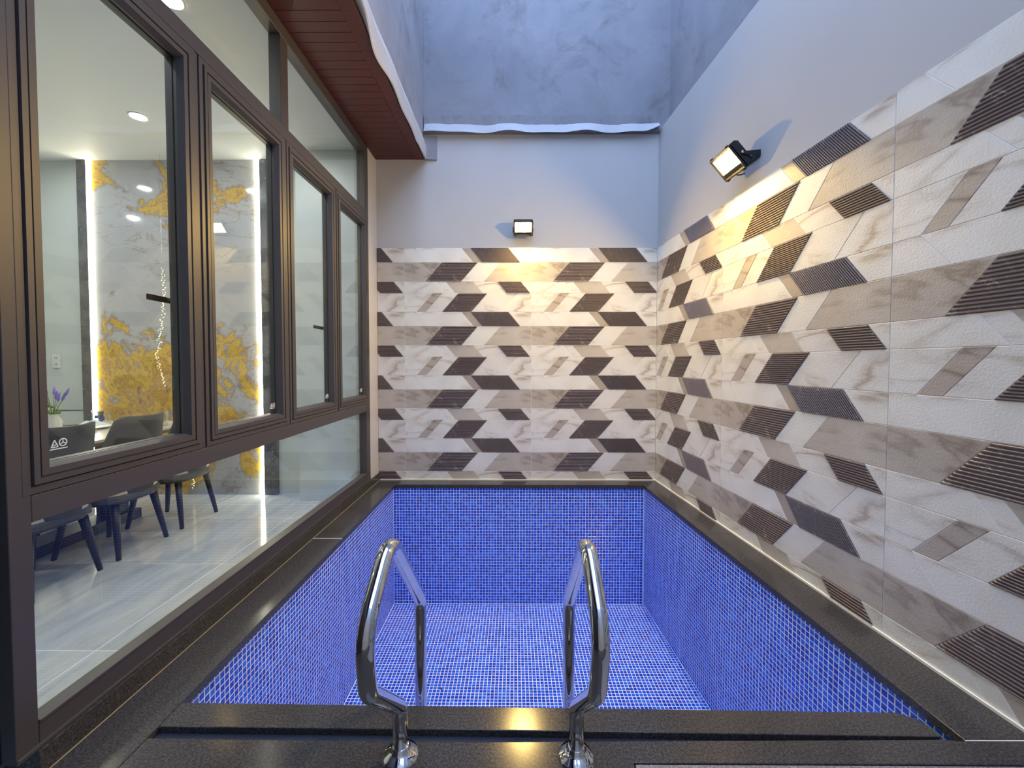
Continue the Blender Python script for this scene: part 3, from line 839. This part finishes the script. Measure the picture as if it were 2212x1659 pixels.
# chairs: local +x towards the table
def make_chair():
    c = empty('dining_chair')
    def shell(s, tt, off):
        w = .232 - .058 * tt ** 2.2
        corner = max(0, abs(s) - .72) / .28
        zz_ = .40 + .525 * tt - .03 * corner ** 2 * tt - .012 * (1 - s * s) * tt
        x = -.205 - .085 * tt + .15 * abs(s) ** 2.4 * (1 - .45 * tt) + off
        return (x, s * w, zz_)
    def surf(name, off0, off1, m, s0, s1, t0, t1, nu=14, nv=9, quilt=0):
        bm = bmesh.new(); A, B = [], []
        for j in range(nv + 1):
            ra, rb = [], []
            for i in range(nu + 1):
                s = s0 + (s1 - s0) * i / nu; tt = t0 + (t1 - t0) * j / nv
                q = quilt * (abs(math.sin((s * 6 + tt * 5) * PI / 2)) * abs(math.sin((s * 6 - tt * 5) * PI / 2)))
                ra.append(bm.verts.new(shell(s, tt, off0))); rb.append(bm.verts.new(shell(s, tt, off1 + q)))
            A.append(ra); B.append(rb)
        for G in (A, B):
            for j in range(nv):
                for i in range(nu): bm.faces.new((G[j][i], G[j][i + 1], G[j + 1][i + 1], G[j + 1][i]))
        edge = [(0, i) for i in range(nu)] + [(j, nu) for j in range(nv)] + [(nv, i) for i in range(nu, 0, -1)] + [(j, 0) for j in range(nv, 0, -1)]
        for k in range(len(edge)):
            a, b = edge[k], edge[(k + 1) % len(edge)]
            bm.faces.new((A[a[0]][a[1]], A[b[0]][b[1]], B[b[0]][b[1]], B[a[0]][a[1]]))
        return bmobj(name, bm, m, c, True)
    surf('backrest', -.012, .016, 'chair_shell', -1, 1, 0, 1)
    surf('back_pad', .0165, .026, 'chair_pad', -.93, .93, .08, .95, 20, 14, .008)
    prism_pts = []
    for k in range(20):
        a = 2 * PI * k / 20
        ca, sa = math.cos(a), math.sin(a)
        prism_pts.append((.01 + .225 * math.copysign(abs(ca) ** .55, ca), .222 * math.copysign(abs(sa) ** .55, sa)))
    prism('seat', prism_pts, .365, .405, 'chair_shell', c, .012)
    prism('seat_pad', [(x * .95, y_ * .93) for x, y_ in prism_pts], .4055, .445, 'chair_pad', c, .015)
    prism('seat_frame', [(x * .9, y_ * .9) for x, y_ in prism_pts], .345, .3645, 'chair_leg', c)
    for sx_ in (-1, 1):
        for sy_ in (-1, 1):
            tube('leg', [(sx_ * .155, sy_ * .145, .344), (sx_ * .21, sy_ * .186, .0)], [.025, .014], 'chair_leg', c, 10)
    return c
proto = make_chair()
first = True
for side, ys in ((1, (2.352, 2.846, 3.362)), (-1, (2.35, 2.86, 3.37))):
    for k, y_ in enumerate(ys):
        if first: o = proto; first = False
        else: o = copytree(proto)
        o.location = (-2.74 if side > 0 else -3.70, y_, FZ); o.rotation_euler = (0, 0, PI if side > 0 else 0)
        nm = ('nearest the dark window jamb', 'between two others', 'closest to the pale wall pier')[k]
        tag(o, ('grey shell dining chair on the table side by the window, ' if side > 0 else 'grey shell dining chair on the table side away from the window, ') + ('nearest the camera' if k == 0 else 'middle one' if k == 1 else 'by the panel'), 'chair', 'chairs at the dining table')

# table setting
TZ = .6103
def tumbler(x, y, h, r, label):
    t = tag(empty('tumbler', (x, y, TZ)), label, 'glass', 'tumblers on the dining table')
    bm = bmesh.new(); seg = 20; prof = [(r * .85, 0), (r, h), (r - .0025, h), (r * .85 - .0025, .006)]
    rings = [[bm.verts.new((a * math.cos(2 * PI * k / seg), a * math.sin(2 * PI * k / seg), z)) for k in range(seg)] for a, z in prof]
    for a, b in zip(rings, rings[1:]):
        for k in range(seg): bm.faces.new((a[k], a[(k + 1) % seg], b[(k + 1) % seg], b[k]))
    bm.faces.new(rings[0]); bm.faces.new(rings[-1])
    bmobj('body', bm, 'tumbler_glass', t, True)
    bm = bmesh.new(); rows = []
    for k in range(4):
        a = -1.05 + .17 * k - PI / 12
        rows.append([bm.verts.new((rr_ * math.cos(a), rr_ * math.sin(a), z)) for rr_, z in ((r * .935 + .001, h * .35), (r * .965 + .001, h * .62), (r * .965 + .002, h * .62), (r * .935 + .002, h * .35))])
    for a, b in zip(rows, rows[1:]):
        for k in range(4): bm.faces.new((a[k], a[(k + 1) % 4], b[(k + 1) % 4], b[k]))
    bmobj('sticker', bm, 'sticker_blue', t)
tumbler(-3.57, 3.60, .105, .042, 'clear tumbler with blue sticker beside the folded napkin')
tumbler(-3.365, 3.45, .115, .045, 'clear tumbler standing before the bright light strip')
tumbler(-2.852, 3.40, .115, .044, 'clear tumbler with blue sticker above the middle grey chair')
tumbler(-3.06, 3.04, .05, .030, 'small cup with blue sticker behind the nearest grey chair')
for x, y_, lb in ((-3.27, 3.25, 'white dinner plate under the folded napkin'), (-3.06, 3.45, 'white dinner plate holding the spoon')):
    o = lathe('plate', [(.06, 0), (.085, .003), (.125, .016), (.128, .018), (.123, .019), (.085, .008), (.02, .006)], 'ceramic'); o.location = (x, y_, TZ)
    tag(o, lb, 'plate', 'plates on the dining table')
bm = bmesh.new()
rows = []
for j in range(9):
    row = []
    for i in range(13):
        u_, v_ = i / 12 * 2 - 1, j / 8 * 2 - 1
        hgt = .045 * max(0, 1 - u_ * u_) * max(0, 1 - v_ * v_) ** .7 + .008 * math.sin(u_ * 9 + v_ * 3) * (1 - abs(v_))
        row.append(bm.verts.new((u_ * .085, v_ * .07, .002 + max(0, hgt))))
    rows.append(row)
for a, b in zip(rows, rows[1:]):
    for k in range(12): bm.faces.new((a[k], a[k + 1], b[k + 1], b[k]))
o = bmobj('napkin', bm, 'linen', None, True); o.location = (-3.27, 3.25, TZ + .0195); tag(o, 'pale blue folded napkin heaped on the plate', 'napkin')
t = tag(empty('chopsticks', (-3.50, 3.37, TZ)), 'pair of brown chopsticks lying on a small rest', 'chopsticks')
for dy in (-.006, .006): tube('stick', [(-.07 + dy, -.11, .014), (.07 + dy, .11, .014)], [.0045, .003], 'wood_stick', t, 8)
box('rest', -.055, -.03, -.09, -.065, 0, .009, 'ceramic', t, .003)
t = tag(empty('spoon', (-3.09, 3.46, TZ + .014)), 'steel spoon resting on the plate by the middle grey chair', 'spoon')
tube('handle', [(-.01, .02, .006), (.03, .12, .008)], [.004, .003], 'steel', t, 8)
lathe('bowl', [(.002, -.001), (.016, .003), (.019, .008), (.017, .008), (.003, .002)], 'steel', t, 16, (-.015, .0, 0))
t = tag(empty('lavender_vase', (-3.295, 3.0, TZ)), 'vase of purple lavender stems at the left edge of the nearest sash', 'vase')
lathe('vase', [(.035, 0), (.048, .03), (.045, .09), (.028, .13), (.032, .145), (.028, .143), (.02, .10)], 'vase', t)
for k in range(9):
    a = 2 * PI * k / 9 + .2; r = .03 + .05 * random.random(); hh = .22 + .09 * random.random()
    p1 = Vector((r * math.cos(a), r * math.sin(a), hh))
    st = tube('stem', [(0, 0, .12), p1 * .6 + Vector((0, 0, .06)), p1], .0018, 'leaf_green', t, 6)
    dr = Vector((r * math.cos(a) * .35, r * math.sin(a) * .35, .05)).normalized()
    tube('blossom', [p1, p1 + dr * .015, p1 + dr * .05, p1 + dr * .07], [.003, .009, .007, .001], 'lavender', t, 7)
    q = p1 * .55; q.z = .15
    tube('leaf', [(0, 0, .13), q, q * 1.25 + Vector((0, 0, -.01))], [.002, .006, .001], 'leaf_green', t, 5)

# glowing strands added in place of sparkle reflections on the gold panel
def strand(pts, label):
    t = tag(empty('reflection_strand', (pts[0][0], pts[0][1], CZ)), label, 'painted reflection', 'strands standing in for panel reflections')
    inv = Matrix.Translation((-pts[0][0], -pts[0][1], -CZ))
    o = tube('added_wire', [(pts[0][0], pts[0][1], CZ)] + pts, .0012, 'steel', None, 5); o.parent = t; o.matrix_parent_inverse = inv  # added only to hang the glowing strand from the ceiling
    bm = bmesh.new(); P_ = [Vector(p) for p in pts]
    seglen = [(b - a).length for a, b in zip(P_, P_[1:])]; tot = sum(seglen)
    nb_ = int(tot / .011)
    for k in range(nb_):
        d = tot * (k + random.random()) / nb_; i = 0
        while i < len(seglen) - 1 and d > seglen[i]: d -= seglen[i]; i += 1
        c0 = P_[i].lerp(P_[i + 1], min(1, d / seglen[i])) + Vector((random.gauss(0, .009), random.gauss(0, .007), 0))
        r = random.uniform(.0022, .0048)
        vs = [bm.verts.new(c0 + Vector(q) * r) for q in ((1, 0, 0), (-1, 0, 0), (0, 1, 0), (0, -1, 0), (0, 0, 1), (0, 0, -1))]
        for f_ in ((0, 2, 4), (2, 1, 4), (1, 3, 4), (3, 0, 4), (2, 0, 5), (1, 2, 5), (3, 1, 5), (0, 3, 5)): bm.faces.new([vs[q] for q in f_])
    o = bmobj('reflected_sparkles', bm, 'sparkle_glow'); o.parent = t; o.matrix_parent_inverse = inv; o['kind'] = 'stuff'
strand([(-3.235, 3.9, 1.99), (-3.215, 3.9, 1.72), (-3.25, 3.9, 1.5), (-3.30, 3.9, 1.15), (-3.26, 3.9, 1.0), (-3.235, 3.9, .90)], 'wavy glowing strand standing in for sparkle reflections in the gold panel, left one')
strand([(-3.10, 3.92, 2.03), (-3.115, 3.92, 1.6), (-3.09, 3.92, 1.1), (-3.07, 3.92, .7), (-3.00, 3.92, .2), (-3.01, 3.92, -.05)], 'long glowing strand standing in for sparkle reflections in the gold panel, right one')

# ---------------------------------------------------------------- pool handrails
def handrail(xb, xa, label):
    """xb: base plane, xa: plane of the arch"""
    t = tag(empty('pool_handrail', (xb, 1.176, 0)), label, 'handrail', 'pool handrails')
    dx = xa - xb; yb = 1.176
    C = [((0, 1.176, .004), 0), ((0, 1.168, .150), .055), ((dx * .6, .915, .392), .075), ((dx, .893, .535), .22), ((dx, 1.085, .668), .085), ((dx, 1.438, .305), .075), ((dx, 1.440, PZ + .004), 0)]
    pts = smooth_path([((p[0], p[1] - yb, p[2]), r) for p, r in C], seg=9)
    tube('rail', pts, .0207, 'chrome', t, 28)
    lathe('base_flange', [(.052, .0), (.052, .002), (.047, .008), (.032, .017), (.0245, .023), (.0232, .032), (.0208, .033)], 'chrome', t, 36, (0, -.0005, .0002))
    lathe('foot_flange', [(.048, .0), (.048, .003), (.030, .012), (.022, .02), (.0198, .021)], 'chrome', t, 28, (dx, 1.440 - yb, PZ + .0005))
    return t
handrail(-.324, -.324, 'polished chrome pool handrail left of its twin, nearer the window')
handrail(.177, .189, 'polished chrome pool handrail right of its twin, nearer the tiled side wall')

# ---------------------------------------------------------------- floodlights
def floodlight(loc, rz, tilt, label, sc=1.0):
    """local: -y is out of the wall, lens tilted down by `tilt`"""
    t = tag(empty('floodlight', loc, rz), label, 'floodlight', 'warm wall floodlights')
    w, h, d = .098, .078, .024
    M = Matrix.Translation((0, -.105, 0)) @ Matrix.Rotation(tilt, 4, 'X')
    def part(name, bm, m):
        bm.transform(M); return bmobj(name, bm, m, t)
    bm = bmesh.new(); bbox(bm, -w, w, -d, d, -h, h); bmesh.ops.bevel(bm, geom=bm.edges[:], offset=.006, segments=2, affect='EDGES'); hs = part('housing', bm, 'black_metal')
    bm = bmesh.new(); ws, hs_ = w - .012, h - .012
    # bezel ring
    prof = [(0, -d - .0005), (0, -d - .008), (.006, -d - .010), (.016, -d - .006), (.016, -d - .0005)]
    rings = [[bm.verts.new((a, y_, b)) for a, b in ((-w + i, -h + i), (w - i, -h + i), (w - i, h - i), (-w + i, h - i))] for i, y_ in prof]
    for k in range(len(rings)):
        a, b = rings[k], rings[(k + 1) % len(rings)]
        for q in range(4): bm.faces.new((a[q], a[(q + 1) % 4], b[(q + 1) % 4], b[q]))
    part('bezel', bm, 'black_metal')
    bm = bmesh.new(); bbox(bm, -w + .018, w - .018, -d - .005, -d - .001, -h + .042, h - .018); part('lens', bm, 'lens_warm')
    bm = bmesh.new(); bbox(bm, -w + .018, w - .018, -d - .0042, -d - .001, -h + .018, -h + .041); part('driver_cover', bm, 'black_metal')
    for k in range(9):
        x = -w + .02 + (2 * w - .04) * k / 8
        bm = bmesh.new(); bbox(bm, x - .002, x + .002, d, d + .018, -h + .012, h - .012); part('cooling_fin', bm, 'black_metal')
    for sx_ in (-1, 1):
        for sz_ in (-1, 1):
            bm = bmesh.new(); bbox(bm, sx_ * (w - .022) - .006, sx_ * (w - .022) + .006, -d - .012, -d + .004, sz_ * (h + .002) - .004, sz_ * (h + .002) + .004); part('clip', bm, 'black_metal')
    # U bracket on the wall
    bm = bmesh.new()
    bbox(bm, -w - .008, w + .008, -.006, -.001, -.018, .018)
    for sx_ in (-1, 1):
        x = sx_ * (w + .005)
        pr = [(-.001, -.018), (-.001, .018), (-.095, .006), (-.112, .0), (-.095, -.010)]
        lo = [bm.verts.new((x - .002, a, b)) for a, b in pr]; hi = [bm.verts.new((x + .002, a, b)) for a, b in pr]
        bm.faces.new(lo); bm.faces.new(hi)
        for q in range(5): bm.faces.new((lo[q], lo[(q + 1) % 5], hi[(q + 1) % 5], hi[q]))
    bmobj('bracket', bm, 'black_metal', t)
    for sx_ in (-1, 1):
        tube('bolt', [(sx_ * (w + .012), -.105, 0), (sx_ * (w - .004), -.105, 0)], .007, 'steel', t, 8)
    t.scale = (sc, sc, sc)
    tube('cable', [(-.02, -.085, -.03), (-.03, -.05, -.065), (-.035, -.02, -.06), (-.035, -.0, -.05)], .0035, 'black_metal', t, 8)
    return t
floodlight((.082, D + TS, 2.365), 0, .75, 'lit yellow floodlight on the white back wall above the tiles', .9)
yf = 2.675
floodlight((xr(yf) + TS, yf, 2.370), -PI / 2 + math.atan(SP), .75, 'lit yellow floodlight on the white right wall above the tiles', 1.08)

# ---------------------------------------------------------------- fallen bits on the pool floor
mat('dry_leaf', (.10, .05, .03), .8); mat('petal_red', (.45, .04, .08), .7)
for (x, y_), m_, sz, lb in (((-0.502, 2.844), 'dry_leaf', .016, 'tiny dark dry leaf on the blue pool floor left of centre'), ((0.793, 2.847), 'dry_leaf', .013, 'tiny brown leaf on the blue pool floor right of the right handrail'), ((-1.085, 3.569), 'petal_red', .013, 'tiny red petal on the blue pool floor by the left mosaic wall')):
    pr = [(-1, 0), (-.4, .38), (.4, .32), (1, 0), (.4, -.32), (-.4, -.38)]
    vs = [(a * sz, b * sz, .002 + abs(a) * .003) for a, b in pr] + [(a * sz, b * sz, .0008 + abs(a) * .003) for a, b in pr]
    fs = [(0, 1, 2, 3, 4, 5), (11, 10, 9, 8, 7, 6)] + [(i, (i + 1) % 6, (i + 1) % 6 + 6, i + 6) for i in range(6)]
    o = meshobj('fallen_leaf', vs, fs, m_); o.location = (x, y_, PZ + TH); o.rotation_euler = (0, 0, .7 + x * 3)
    tag(o, lb, 'leaf')
